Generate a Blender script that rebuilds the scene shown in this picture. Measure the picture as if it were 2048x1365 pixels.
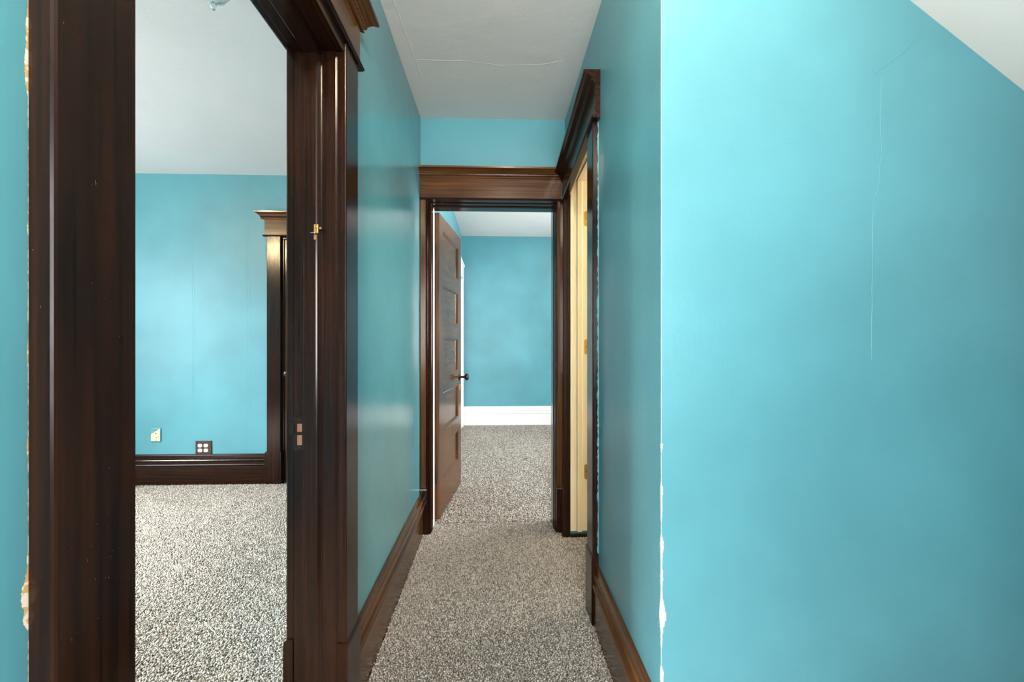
import bpy, bmesh, math, random
import numpy as np
from mathutils import Vector, Matrix

random.seed(7)
rng = np.random.default_rng(11)
for o in list(bpy.data.objects):
    bpy.data.objects.remove(o, do_unlink=True)
scene = bpy.context.scene
COL = scene.collection

# ------------------------------------------------------------------ camera
F_PX = 850.0
YAW = 30.0 / F_PX
cam_d = bpy.data.cameras.new('camera')
cam_d.sensor_width = 36.0
cam_d.lens = F_PX / 2048.0 * 36.0
cam_d.clip_start = 0.02
cam = bpy.data.objects.new('camera', cam_d)
COL.objects.link(cam)
cam.location = (0, 0, 1.20)
cam.rotation_euler = (math.pi / 2, 0, -YAW)
scene.camera = cam

# ------------------------------------------------------------------ world, exposure
w = bpy.data.worlds.new('sky')
scene.world = w
w.use_nodes = True
w.node_tree.nodes['Background'].inputs[0].default_value = (0.62, 0.78, 1.0, 1)
w.node_tree.nodes['Background'].inputs[1].default_value = 1.0
vs = scene.view_settings
vs.view_transform = 'Standard'
vs.look = 'None'
vs.exposure = 0.75
vs.gamma = 1.0
vs.use_curve_mapping = False


def area_light(name, loc, aim, sx, sy, power, col):
    d = bpy.data.lights.new(name, 'AREA')
    d.shape = 'RECTANGLE'
    d.size, d.size_y = sx, sy
    d.energy = power
    d.color = col
    o = bpy.data.objects.new(name, d)
    COL.objects.link(o)
    o.location = loc
    o.rotation_euler = (Vector(aim) - Vector(loc)).to_track_quat('-Z', 'Y').to_euler()
    return o


XL_WIN = -0.530
DAY = (1.0, 0.965, 0.94)
# area lamps for window daylight; the sky lamp and both landing lamps are added
area_light('daylight_bedroom_window', (-4.12, 1.60, 1.45), (0, 1.60, 1.25), 1.95, 1.45, 74, (0.82, 0.91, 1.0))
area_light('added_sky_lamp_bedroom', (-5.6, 2.0, 3.3), (-1.5, 1.85, 0), 2.6, 2.0, 2100, (1.0, 0.975, 0.95))  # lamp added outside in place of sky, brightens bedroom carpet and ceiling
area_light('daylight_end_room_window', (2.52, 3.75, 1.50), (0, 3.75, 1.3), 1.05, 1.35, 128, DAY)
area_light('added_landing_light', (0.25, -2.12, 1.45), (0.25, 0, 1.3), 1.05, 1.35, 112, DAY)  # added light for the invented window behind the camera
area_light('added_left_landing_light', (XL_WIN, -1.15, 1.40), (2.0, -1.0, 1.3), 0.90, 1.25, 26, DAY)  # added light for the invented left landing window
area_light('daylight_bathroom_window', (2.02, 2.55, 1.60), (0, 2.45, 1.5), 0.62, 0.80, 20, (1.0, 0.95, 0.86))
BULB_W = {'hall': 32.0, 'bedroom': 66.0, 'bath': 15.0, 'end': 10.0}

# ------------------------------------------------------------------ materials
def nodes_of(name):
    m = bpy.data.materials.new(name)
    m.use_nodes = True
    nt = m.node_tree
    b = nt.nodes['Principled BSDF']
    return m, nt, b


def N(nt, kind, **kw):
    n = nt.nodes.new(kind)
    for k, v in kw.items():
        if k.startswith('i_'):
            n.inputs[k[2:]].default_value = v
        else:
            setattr(n, k, v)
    return n


def math_node(nt, op, a, b=None, c=None, clamp=False):
    n = nt.nodes.new('ShaderNodeMath')
    n.operation = op
    n.use_clamp = clamp
    for i, v in enumerate((a, b, c)):
        if v is None:
            continue
        if hasattr(v, 'links'):
            nt.links.new(v, n.inputs[i])
        else:
            n.inputs[i].default_value = v
    return n.outputs[0]


def mix_col(nt, fac, a, b):
    n = nt.nodes.new('ShaderNodeMix')
    n.data_type = 'RGBA'
    for sock, v in ((n.inputs[0], fac), (n.inputs[6], a), (n.inputs[7], b)):
        if hasattr(v, 'links'):
            nt.links.new(v, sock)
        else:
            sock.default_value = v
    return n.outputs[2]


def position(nt, scale=(1, 1, 1)):
    g = nt.nodes.new('ShaderNodeNewGeometry')
    mp = nt.nodes.new('ShaderNodeMapping')
    mp.inputs['Scale'].default_value = scale
    nt.links.new(g.outputs['Position'], mp.inputs['Vector'])
    return mp.outputs[0]


def noise(nt, vec, scale, detail=3.0, rough=0.5):
    n = N(nt, 'ShaderNodeTexNoise', i_Scale=scale, i_Detail=detail, i_Roughness=rough)
    nt.links.new(vec, n.inputs['Vector'])
    return n.outputs[0]


def bump(nt, b, h, strength, dist):
    n = N(nt, 'ShaderNodeBump', i_Strength=strength, i_Distance=dist)
    nt.links.new(h, n.inputs['Height'])
    nt.links.new(n.outputs[0], b.inputs['Normal'])
    return n


def paint(name, col, rough=0.3, tex=1.0, var=0.10, worn=None, brush=(1, 1, 0.25), spec=0.5):
    m, nt, b = nodes_of(name)
    p = position(nt)
    big = noise(nt, p, 1.7, 3)
    lo = tuple(c * (1 - var) for c in col) + (1,)
    hi = tuple(min(1, c * (1 + var)) for c in col) + (1,)
    mr = N(nt, 'ShaderNodeMapRange')
    mr.inputs[1].default_value, mr.inputs[2].default_value = 0.35, 0.65
    nt.links.new(big, mr.inputs[0])
    c = mix_col(nt, mr.outputs[0], lo, hi)
    if worn:
        c = worn(nt, c)
    nt.links.new(c, b.inputs['Base Color'])
    b.inputs['Roughness'].default_value = rough
    b.inputs['Specular IOR Level'].default_value = spec
    fine = noise(nt, position(nt, tuple(90 * q for q in brush)), 1.0, 4, 0.6)
    lump = noise(nt, p, 7.0, 4, 0.55)
    h = math_node(nt, 'ADD', math_node(nt, 'MULTIPLY', fine, 0.22), math_node(nt, 'MULTIPLY', lump, 1.6))
    bump(nt, b, h, 0.55, 0.0025 * tex)
    return m


TEAL = (0.082, 0.272, 0.328)


def worn_corner(nt, c):
    # white plaster chipped along the outside corner x = .43, y = 1.10
    g = nt.nodes.new('ShaderNodeNewGeometry')
    s = nt.nodes.new('ShaderNodeSeparateXYZ')
    nt.links.new(g.outputs['Position'], s.inputs[0])
    dx = math_node(nt, 'ABSOLUTE', math_node(nt, 'SUBTRACT', s.outputs[0], 0.430))
    dy = math_node(nt, 'ABSOLUTE', math_node(nt, 'SUBTRACT', s.outputs[1], 1.100))
    d = math_node(nt, 'ADD', dx, dy)
    comb = nt.nodes.new('ShaderNodeCombineXYZ')
    nt.links.new(math_node(nt, 'MULTIPLY', s.outputs[2], 7.3), comb.inputs[2])
    slow = noise(nt, comb.outputs[0], 1.0, 1.5)
    quick = noise(nt, position(nt), 160.0, 3)
    low = math_node(nt, 'LESS_THAN', s.outputs[2], 0.93)
    wdt = math_node(nt, 'MULTIPLY', math_node(nt, 'MAXIMUM', math_node(nt, 'SUBTRACT', slow, 0.47), 0.0), 0.065)
    wdt = math_node(nt, 'MULTIPLY', wdt, low)
    wdt = math_node(nt, 'ADD', wdt, 0.0011)
    wdt = math_node(nt, 'MULTIPLY', wdt, math_node(nt, 'ADD', math_node(nt, 'MULTIPLY', quick, 1.6), 0.2))
    return mix_col(nt, math_node(nt, 'LESS_THAN', d, wdt), c, (0.86, 0.84, 0.78, 1))


def worn_left(nt, c):
    # tan and white plaster showing where the paint broke away beside the near casing
    g = nt.nodes.new('ShaderNodeNewGeometry')
    s = nt.nodes.new('ShaderNodeSeparateXYZ')
    nt.links.new(g.outputs['Position'], s.inputs[0])
    d = math_node(nt, 'SUBTRACT', 0.4525, s.outputs[1])
    comb = nt.nodes.new('ShaderNodeCombineXYZ')
    nt.links.new(math_node(nt, 'MULTIPLY', s.outputs[2], 9.0), comb.inputs[2])
    slow = noise(nt, comb.outputs[0], 1.0, 2)
    quick = noise(nt, position(nt), 110.0, 3)
    wdt = math_node(nt, 'MULTIPLY', math_node(nt, 'MAXIMUM', math_node(nt, 'SUBTRACT', slow, 0.53), 0.0), 0.05)
    wdt = math_node(nt, 'ADD', wdt, 0.0009)
    wdt = math_node(nt, 'MULTIPLY', wdt, math_node(nt, 'ADD', math_node(nt, 'MULTIPLY', quick, 1.8), 0.1))
    near = math_node(nt, 'MULTIPLY', math_node(nt, 'LESS_THAN', d, wdt), math_node(nt, 'GREATER_THAN', d, -0.02))
    near = math_node(nt, 'MULTIPLY', near, math_node(nt, 'GREATER_THAN', s.outputs[0], -0.485))
    tan = mix_col(nt, math_node(nt, 'GREATER_THAN', quick, 0.52), (0.62, 0.40, 0.17, 1), (0.80, 0.72, 0.58, 1))
    return mix_col(nt, near, c, tan)


M = {}
M['teal'] = paint('teal_gloss_paint', TEAL, 0.42, spec=0.42)
M['teal_right'] = paint('teal_gloss_paint_chipped_corner', TEAL, 0.34, worn=worn_corner, tex=1.2)
M['teal_left'] = paint('teal_gloss_paint_chipped_edge', TEAL, 0.21, worn=worn_left, tex=0.7, spec=0.65)
M['ceiling'] = paint('white_ceiling_paint', (0.70, 0.68, 0.66), 0.55, 1.2, 0.02, brush=(0.3, 1, 1), spec=0.3)
M['white'] = paint('white_trim_paint', (0.84, 0.83, 0.81), 0.35, 0.35, 0.02)
M['cream'] = paint('cream_trim_paint', (0.80, 0.69, 0.47), 0.38, 0.3, 0.04)


def wood(name, axis, dark, light, rough=0.2, worn=0.5):
    m, nt, b = nodes_of(name)
    sc = [75.0, 75.0, 75.0]
    sc[axis] = 1.7
    p = position(nt, tuple(sc))
    g1 = noise(nt, p, 1.0, 5, 0.6)
    g2 = noise(nt, position(nt), 2.1, 2)
    f = math_node(nt, 'ADD', math_node(nt, 'MULTIPLY', g1, 0.8), math_node(nt, 'MULTIPLY', g2, 0.35))
    mr = N(nt, 'ShaderNodeMapRange')
    mr.inputs[1].default_value, mr.inputs[2].default_value = 0.43, 0.74
    nt.links.new(f, mr.inputs[0])
    c = mix_col(nt, mr.outputs[0], dark + (1,), light + (1,))
    # small nicks through the varnish, showing pale wood
    s2 = [620.0, 620.0, 620.0]
    s2[axis] = 210.0
    nick = noise(nt, position(nt, tuple(s2)), 1.0, 2)
    patch = noise(nt, position(nt), 11.0, 2)
    nk = math_node(nt, 'MULTIPLY', math_node(nt, 'GREATER_THAN', nick, 0.76 - 0.03 * worn), math_node(nt, 'GREATER_THAN', patch, 0.55))
    c = mix_col(nt, math_node(nt, 'MULTIPLY', nk, 0.55 * worn), c, (0.40, 0.27, 0.17, 1))
    nt.links.new(c, b.inputs['Base Color'])
    rr = math_node(nt, 'ADD', math_node(nt, 'MULTIPLY', noise(nt, position(nt), 23.0, 4), 0.10), rough - 0.05)
    nt.links.new(rr, b.inputs['Roughness'])
    h = math_node(nt, 'ADD', g1, math_node(nt, 'MULTIPLY', noise(nt, position(nt), 60.0, 3), 0.5))
    bump(nt, b, h, 0.25, 0.0004)
    b.inputs['Specular IOR Level'].default_value = 0.28
    return m


WD, WL = (0.0050, 0.0020, 0.0012), (0.024, 0.0080, 0.0034)
for ax, nm in ((0, 'x'), (1, 'y'), (2, 'z')):
    M['wood_' + nm] = wood('dark_varnished_wood_grain_' + nm, ax, WD, WL)
    M['oak_' + nm] = wood('brown_varnished_wood_grain_' + nm, ax, (0.026, 0.0098, 0.0028), (0.115, 0.045, 0.0130), 0.18, 0.3)


def plain(name, col, rough=0.4, metal=0.0, emit=0.0):
    m, nt, b = nodes_of(name)
    t = noise(nt, position(nt), 240.0, 3)
    c = mix_col(nt, t, tuple(q * 0.8 for q in col) + (1,), tuple(min(1, q * 1.12) for q in col) + (1,))
    nt.links.new(c, b.inputs['Base Color'])
    b.inputs['Roughness'].default_value = rough
    b.inputs['Metallic'].default_value = metal
    if emit:
        b.inputs['Emission Color'].default_value = col + (1,)
        b.inputs['Emission Strength'].default_value = emit
    return m


M['brass'] = plain('aged_brass', (0.58, 0.36, 0.09), 0.38, 0.85)
M['antique'] = plain('dull_antique_brass', (0.34, 0.22, 0.12), 0.45, 0.7)
M['bronze'] = plain('dark_bronze', (0.035, 0.024, 0.018), 0.28, 0.7)
M['black'] = plain('black_recess', (0.006, 0.005, 0.005), 0.7)
M['copper'] = plain('bare_latch_wood', (0.24, 0.115, 0.07), 0.6)
M['plate_brown'] = plain('brown_plastic', (0.045, 0.022, 0.015), 0.35)
M['ivory'] = plain('white_plastic', (0.86, 0.82, 0.74), 0.4)
M['chrome'] = plain('chrome', (0.62, 0.62, 0.63), 0.22, 1.0)


def plate_peeled():
    # ivory plate with teal wall paint still clinging to its upper left and its rim
    m, nt, b = nodes_of('peeling_plate_paint')
    g = nt.nodes.new('ShaderNodeNewGeometry')
    s = nt.nodes.new('ShaderNodeSeparateXYZ')
    nt.links.new(g.outputs['Position'], s.inputs[0])
    diag = math_node(nt, 'SUBTRACT', math_node(nt, 'SUBTRACT', s.outputs[2], 0.412), math_node(nt, 'MULTIPLY', math_node(nt, 'ADD', s.outputs[0], 2.850), 0.70))
    diag = math_node(nt, 'ADD', diag, math_node(nt, 'MULTIPLY', math_node(nt, 'SUBTRACT', noise(nt, position(nt), 60, 2), 0.5), 0.02))
    rim = math_node(nt, 'GREATER_THAN', s.outputs[0], -2.8185)
    k = math_node(nt, 'MAXIMUM', math_node(nt, 'GREATER_THAN', diag, 0.034), rim)
    k = math_node(nt, 'MAXIMUM', k, math_node(nt, 'LESS_THAN', s.outputs[2], 0.364))
    c = mix_col(nt, k, (0.80, 0.62, 0.36, 1), TEAL + (1,))
    nt.links.new(c, b.inputs['Base Color'])
    b.inputs['Roughness'].default_value = 0.4
    return m


M['peeled'] = plate_peeled()


def glass_pane():
    m, nt, b = nodes_of('window_glass')
    nt.nodes.remove(b)
    out = nt.nodes['Material Output']
    tr = N(nt, 'ShaderNodeBsdfTransparent')
    gl = N(nt, 'ShaderNodeBsdfGlossy', i_Roughness=0.02)
    mx = N(nt, 'ShaderNodeMixShader')
    mx.inputs[0].default_value = 0.06
    nt.links.new(tr.outputs[0], mx.inputs[1])
    nt.links.new(gl.outputs[0], mx.inputs[2])
    nt.links.new(mx.outputs[0], out.inputs[0])
    return m


M['glass'] = glass_pane()


def lamp_glass():
    m, nt, b = nodes_of('clear_cut_glass')
    b.inputs['Base Color'].default_value = (0.92, 0.94, 0.95, 1)
    b.inputs['Roughness'].default_value = 0.06
    b.inputs['Transmission Weight'].default_value = 0.85
    b.inputs['IOR'].default_value = 1.45
    t = noise(nt, position(nt), 55, 2)
    bump(nt, b, t, 0.4, 0.004)
    return m


M['cut_glass'] = lamp_glass()


def carpet_mat(name, pile):
    m, nt, b = nodes_of(name)
    if pile:
        at = N(nt, 'ShaderNodeAttribute', attribute_name='tuft')
        c = at.outputs['Color']
    else:
        t = noise(nt, position(nt), 170.0, 4, 0.7)
        mr = N(nt, 'ShaderNodeMapRange')
        mr.inputs[1].default_value, mr.inputs[2].default_value = 0.36, 0.64
        nt.links.new(t, mr.inputs[0])
        c = mix_col(nt, mr.outputs[0], (0.20, 0.176, 0.15, 1), (0.48, 0.445, 0.40, 1))
        bump(nt, b, t, 1.0, 0.006)
    nt.links.new(c, b.inputs['Base Color'])
    b.inputs['Roughness'].default_value = 0.95
    b.inputs['Specular IOR Level'].default_value = 0.1
    return m


M['carpet'] = carpet_mat('grey_carpet_backing', False)
M['pile'] = carpet_mat('grey_carpet_pile', True)

# ------------------------------------------------------------------ mesh helpers
ORIGIN = {}


def link(name, verts, faces, mat, parent=None, smooth=False):
    v = np.array(verts, dtype=float)
    lo, hi = v.min(0), v.max(0)
    o = Vector(((lo[0] + hi[0]) / 2, (lo[1] + hi[1]) / 2, lo[2]))
    me = bpy.data.meshes.new(name)
    me.from_pydata([tuple(p) for p in (v - np.array(o))], [], faces)
    bm = bmesh.new()
    bm.from_mesh(me)
    bmesh.ops.recalc_face_normals(bm, faces=bm.faces)
    bm.to_mesh(me)
    bm.free()
    if smooth:
        for p in me.polygons:
            p.use_smooth = True
    me.materials.append(M[mat] if isinstance(mat, str) else mat)
    ob = bpy.data.objects.new(name, me)
    COL.objects.link(ob)
    ORIGIN[ob.name] = o
    if parent:
        ob.parent = parent
        ob.location = o - ORIGIN[parent.name]
    else:
        ob.location = o
    return ob


def empty(name, loc):
    o = bpy.data.objects.new(name, None)
    o.empty_display_size = 0.1
    COL.objects.link(o)
    o.location = loc
    ORIGIN[o.name] = Vector(loc)
    return o


def tag(o, label, cat, kind=None, group=None):
    o['label'] = label
    o['category'] = cat
    if kind:
        o['kind'] = kind
    if group:
        o['group'] = group
    return o


def raw_bm(bm):
    bm.verts.ensure_lookup_table()
    bm.verts.index_update()
    vs_ = [tuple(v.co) for v in bm.verts]
    fs_ = [tuple(v.index for v in f.verts) for f in bm.faces]
    bm.free()
    return vs_, fs_


def box_geo(x0, x1, y0, y1, z0, z1, bev=0.0, seg=2):
    bm = bmesh.new()
    bmesh.ops.create_cube(bm, size=1.0)
    for v in bm.verts:
        v.co = Vector((x0 if v.co.x < 0 else x1, y0 if v.co.y < 0 else y1, z0 if v.co.z < 0 else z1))
    if bev:
        bmesh.ops.bevel(bm, geom=list(bm.edges), offset=bev, segments=seg, affect='EDGES', profile=0.6)
    return raw_bm(bm)


def box(name, x0, x1, y0, y1, z0, z1, mat, parent=None, bev=0.0):
    v, f = box_geo(x0, x1, y0, y1, z0, z1, bev)
    return link(name, v, f, mat, parent)


def merge(parts):
    V, Fc = [], []
    for v, f in parts:
        k = len(V)
        V += list(v)
        Fc += [tuple(i + k for i in q) for q in f]
    return V, Fc


class Frame:
    """A wall frame: a runs along the wall, n out of it, z up; shear tilts the run."""
    def __init__(self, o, L, Nn, shear=0.0):
        self.o, self.L, self.N, self.sh = Vector(o), Vector(L), Vector(Nn), shear

    def __call__(self, a, n, z):
        p = self.o + self.L * a + self.N * n + Vector((0, 0, z))
        p.z += self.sh * a
        return tuple(p)


def sweep_geo(fr, prof, a0, a1, m0=0.0, m1=0.0):
    k = len(prof)
    V = [fr(a0 - m0 * n, n, z) for n, z in prof] + [fr(a1 + m1 * n, n, z) for n, z in prof]
    Fc = [(i, (i + 1) % k, k + (i + 1) % k, k + i) for i in range(k)]
    Fc += [tuple(range(k)), tuple(range(2 * k - 1, k - 1, -1))]
    return V, Fc


def sweep(name, fr, prof, a0, a1, mat, parent=None, m0=0.0, m1=0.0):
    v, f = sweep_geo(fr, prof, a0, a1, m0, m1)
    return link(name, v, f, mat, parent)


def upright(name, fr, prof, z0, z1, mat, parent=None):
    """prof is a list of (a, n), extruded from z0 to z1."""
    k = len(prof)
    V = [fr(a, n, z0) for a, n in prof] + [fr(a, n, z1) for a, n in prof]
    Fc = [(i, (i + 1) % k, k + (i + 1) % k, k + i) for i in range(k)]
    Fc += [tuple(range(k)), tuple(range(2 * k - 1, k - 1, -1))]
    return link(name, V, Fc, mat, parent)


def lathe_geo(c, prof, axis='z', seg=24):
    V, Fc = [], []
    for r, h in prof:
        for i in range(seg):
            t = 2 * math.pi * i / seg
            p = (r * math.cos(t), r * math.sin(t), h)
            if axis == 'x':
                p = (p[2], p[0], p[1])
            elif axis == 'y':
                p = (p[0], p[2], p[1])
            V.append((c[0] + p[0], c[1] + p[1], c[2] + p[2]))
    for j in range(len(prof) - 1):
        for i in range(seg):
            a, b_ = j * seg + i, j * seg + (i + 1) % seg
            Fc.append((a, b_, b_ + seg, a + seg))
    Fc.append(tuple(range(seg)))
    Fc.append(tuple(range(len(V) - 1, len(V) - seg - 1, -1)))
    return V, Fc


def lathe(name, c, prof, mat, parent=None, axis='z', seg=24, smooth=True):
    v, f = lathe_geo(c, prof, axis, seg)
    return link(name, v, f, mat, parent, smooth)


def wall(name, axis, p0, p1, a0, a1, z0, z1, mat, label, holes=(), label_cat='wall'):
    """A wall slab between planes p0 and p1 of `axis`, run a0..a1, with rectangular holes."""
    A = sorted({a0, a1} | {q for h in holes for q in h[:2]})
    Z = sorted({z0, z1} | {q for h in holes for q in h[2:]})
    A = [q for q in A if a0 <= q <= a1]
    Z = [q for q in Z if z0 <= q <= z1]

    def solid(i, j):
        if i < 0 or j < 0 or i >= len(A) - 1 or j >= len(Z) - 1:
            return False
        ca, cz = (A[i] + A[i + 1]) / 2, (Z[j] + Z[j + 1]) / 2
        return not any(h[0] < ca < h[1] and h[2] < cz < h[3] for h in holes)
    V, Fc, idx = [], [], {}

    def vid(p, a, z):
        key = (p, a, z)
        if key not in idx:
            idx[key] = len(V)
            V.append((p, a, z) if axis == 'x' else (a, p, z))
        return idx[key]
    for i in range(len(A) - 1):
        for j in range(len(Z) - 1):
            if not solid(i, j):
                continue
            q = [(A[i], Z[j]), (A[i + 1], Z[j]), (A[i + 1], Z[j + 1]), (A[i], Z[j + 1])]
            for p in (p0, p1):
                Fc.append(tuple(vid(p, *t) for t in q))
            for (di, dj), (s, e) in (((0, -1), (0, 1)), ((1, 0), (1, 2)), ((0, 1), (2, 3)), ((-1, 0), (3, 0))):
                if not solid(i + di, j + dj):
                    Fc.append((vid(p0, *q[s]), vid(p0, *q[e]), vid(p1, *q[e]), vid(p1, *q[s])))
    o = link(name, V, Fc, mat)
    return tag(o, label, label_cat, 'structure')


# ------------------------------------------------------------------ key planes (metres)
XL, XL2 = -0.479, -0.610          # hall left wall, hall and bedroom faces
XR, XR2 = 0.430, 0.570            # hall right wall, hall and bathroom faces
YC = 1.100                        # wall beside the hall mouth
YE, YE2 = 2.680, 2.820            # end wall
ZC = 2.600                        # ceiling
YB = -2.10                        # back wall of the landing
BX, BY = -4.05, 3.663             # bedroom far corner
EX0, EX1, EY = -0.500, 2.45, 6.09  # end room
GX = 1.95                         # bathroom outer wall

# ------------------------------------------------------------------ floors and ceilings
def slab(name, x0, x1, y0, y1, z0, z1, mat, label, cat):
    return tag(box(name, x0, x1, y0, y1, z0, z1, mat), label, cat, 'structure')


slab('floor', BX - 0.2, 2.9, YB - 0.2, EY + 0.2, -0.20, -0.010, 'carpet', 'grey carpeted floor running through hall and rooms', 'floor')
tag(box('ceiling', XL2, XR2, YB - 0.1, YE2 - 0.02, ZC, ZC + 0.1, 'ceiling'), 'grey white hall ceiling with cracked plaster', 'ceiling', 'structure')
slab('ceiling_bedroom', BX - 0.1, XL2, -0.7, BY + 0.1, ZC + 0.003, ZC + 0.1, 'ceiling', 'white ceiling of the left bedroom', 'ceiling')
slab('ceiling_end_room', EX0 - 0.1, EX1 + 0.1, YE2 - 0.02, EY + 0.1, 2.700, 2.80, 'ceiling', 'white ceiling of the room beyond the end door', 'ceiling')
slab('ceiling_bathroom', XR2, GX + 0.1, YC + 0.1, YE2 + 0.2, ZC - 0.1, ZC, 'cream', 'cream bathroom ceiling behind the right door', 'ceiling')
# sloping ceiling under the roof, right of the camera
SL = 0.741
v = []
for x in (0.449, 2.62):
    z = ZC - SL * (x - 0.449)
    for y in (YB - 0.1, YC + 0.002):
        for dz in (0.0, 0.14):
            v.append((x, y, z + dz))
tag(link('ceiling_slope', v, [(0, 2, 6, 4), (1, 5, 7, 3), (0, 1, 3, 2), (4, 6, 7, 5), (0, 4, 5, 1), (2, 3, 7, 6)], 'ceiling'),
    'white sloping ceiling at the upper right corner', 'ceiling', 'structure')

# ------------------------------------------------------------------ walls
DL0, DL1, DLZ = 0.548, 1.300, 2.085       # left doorway
DE0, DE1, DEZ = -0.425, 0.375, 2.085      # end doorway
DR0, DR1, DRZ = 1.894, 2.615, 2.215       # right doorway
CD0, CD1, CDZ = -1.822, -1.060, 2.085     # closet doorway in the bedroom
wall('wall_left', 'x', XL2, XL, YB, YE2, -0.02, ZC, 'teal_left', 'glossy teal left wall of the hall with a doorway', [(DL0, DL1, -0.05, DLZ), (-1.63, -0.67, 0.75, 2.05)])
wall('wall_end', 'y', YE, YE2, XL2 + 0.002, XR2 + 0.03, -0.02, 2.71, 'teal', 'teal end wall above and around the far doorway', [(DE0, DE1, -0.05, DEZ)])
wall('wall_right', 'x', XR, XR2, YC + 0.0005, YE - 0.0005, -0.02, ZC - 0.0005, 'teal_right', 'teal right wall of the hall with chipped corner', [(DR0, DR1, -0.05, DRZ)])
# wall facing the camera, cut under the slope
zs = lambda x: ZC - SL * (x - 0.449)
prof = [(XR, -0.02), (2.55, -0.02), (2.55, zs(2.55)), (0.449, ZC), (XR, ZC)]
V = [(x, YC, z) for x, z in prof] + [(x, YC + 0.1, z) for x, z in prof]
k = len(prof)
tag(link('wall_front', V, [(i, (i + 1) % k, k + (i + 1) % k, k + i) for i in range(k)] + [tuple(range(k)), tuple(range(2 * k - 1, k - 1, -1))], 'teal_right'),
    'broad teal wall under the sloping ceiling', 'wall', 'structure')
wall('wall_landing_right', 'x', 2.55, 2.65, YB, YC + 0.1, -0.02, 1.10, 'teal', 'teal knee wall of the landing')
wall('wall_landing_back', 'y', YB - 0.1, YB, XL2, 2.65, -0.02, ZC, 'teal', 'teal back wall of the landing with an added window', [(-0.30, 0.80, 0.75, 2.15)])
wall('wall_shade_blocker', 'y', -0.80, -0.70, 0.62, 2.55, -0.02, ZC, 'teal', 'added unseen teal wall behind the camera, shades the broad wall')  # unseen wall added to block window light from the right of wall_front
wall('wall_bedroom_far', 'y', BY, BY + 0.1, BX - 0.1, XL2 + 0.0, -0.02, ZC + 0.02, 'teal', 'blue teal far wall of the left bedroom', [(CD0, CD1, -0.05, CDZ)])
wall('wall_bedroom_left', 'x', BX - 0.1, BX, -0.7, BY, -0.02, ZC + 0.02, 'teal', 'teal window wall of the left bedroom', [(0.60, 2.60, 0.70, 2.20)])
wall('wall_bedroom_near', 'y', -0.7, -0.6, BX, XL2, -0.02, ZC + 0.02, 'teal', 'teal near wall of the left bedroom')
wall('wall_bedroom_right', 'x', XL2 - 0.0, XL2 + 0.05, YE2, BY + 0.1, -0.02, ZC + 0.02, 'teal', 'teal right wall of the left bedroom')
wall('wall_end_room_left', 'x', EX0 - 0.06, EX0, YE2, EY, -0.02, 2.71, 'teal', 'teal left wall of the room beyond the end door')
wall('wall_end_room_far', 'y', EY, EY + 0.1, EX0 - 0.1, EX1 + 0.1, -0.02, 2.71, 'teal', 'teal far wall seen through the end doorway')
wall('wall_end_room_right', 'x', EX1, EX1 + 0.1, YE2 + 0.0, EY, -0.02, 2.71, 'teal', 'teal window wall of the room beyond the end door', [(3.20, 4.30, 0.80, 2.20)])
wall('wall_end_room_near', 'y', YE2 - 0.05, YE2, XR2 + 0.032, EX1 + 0.1, -0.02, 2.71, 'teal', 'teal near wall of the room beyond the end door')
wall('wall_bathroom_right', 'x', GX, GX + 0.1, YC + 0.1, YE2, -0.02, ZC - 0.1, 'cream', 'cream outer wall of the bathroom', [(2.13, 2.93 - 0.16, 1.15, 2.02)])
wall('wall_bathroom_far', 'y', YE2 - 0.10, YE2 - 0.052, XR2 + 0.032, GX, -0.02, ZC - 0.1, 'cream', 'cream far wall of the bathroom')
wall('wall_bathroom_near', 'y', YC + 0.102, YC + 0.16, XR2, GX, -0.02, ZC - 0.1, 'cream', 'cream near wall of the bathroom')


# ------------------------------------------------------------------ windows (daylight comes in here)
def window(name, axis, p, sgn, a0, a1, z0, z1, label):
    fr = Frame((p, 0, 0), (0, 1, 0), (sgn, 0, 0)) if axis == 'x' else Frame((0, p, 0), (1, 0, 0), (0, sgn, 0))
    t = empty(name, fr((a0 + a1) / 2, 0, z0))
    tag(t, label, 'window', 'structure')
    for q0, q1 in ((a0 - 0.10, a0), (a1, a1 + 0.10)):
        upright('window_casing', fr, [(q0, 0), (q1, 0), (q1, 0.02), (q0, 0.02)], z0 - 0.02, z1, 'wood_z', t)
    sweep('window_head', fr, [(0, z1), (0.022, z1), (0.022, z1 + 0.12), (0, z1 + 0.12)], a0 - 0.12, a1 + 0.12, 'wood_y', t)
    sweep('window_sill', fr, [(-0.06, z0 - 0.03), (0.05, z0 - 0.03), (0.05, z0), (-0.06, z0)], a0 - 0.1, a1 + 0.1, 'wood_y', t)
    zm = (z0 + z1) / 2
    for zz0, zz1 in ((z0, zm), (zm, z1)):
        pane = sweep('pane', fr, [(-0.055, zz0 + 0.04), (-0.051, zz0 + 0.04), (-0.051, zz1 - 0.04), (-0.055, zz1 - 0.04)], a0 + 0.04, a1 - 0.04, 'glass', t)
        parts = [sweep_geo(fr, [(-0.07, q), (-0.035, q), (-0.035, q + 0.042), (-0.07, q + 0.042)], a0, a1) for q in (zz0, zz1 - 0.042)]
        parts += [sweep_geo(fr, [(-0.07, zz0), (-0.035, zz0), (-0.035, zz1), (-0.07, zz1)], q, q + 0.042) for q in (a0, a1 - 0.042)]
        link('sash', *merge(parts), 'wood_z', t)


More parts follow.
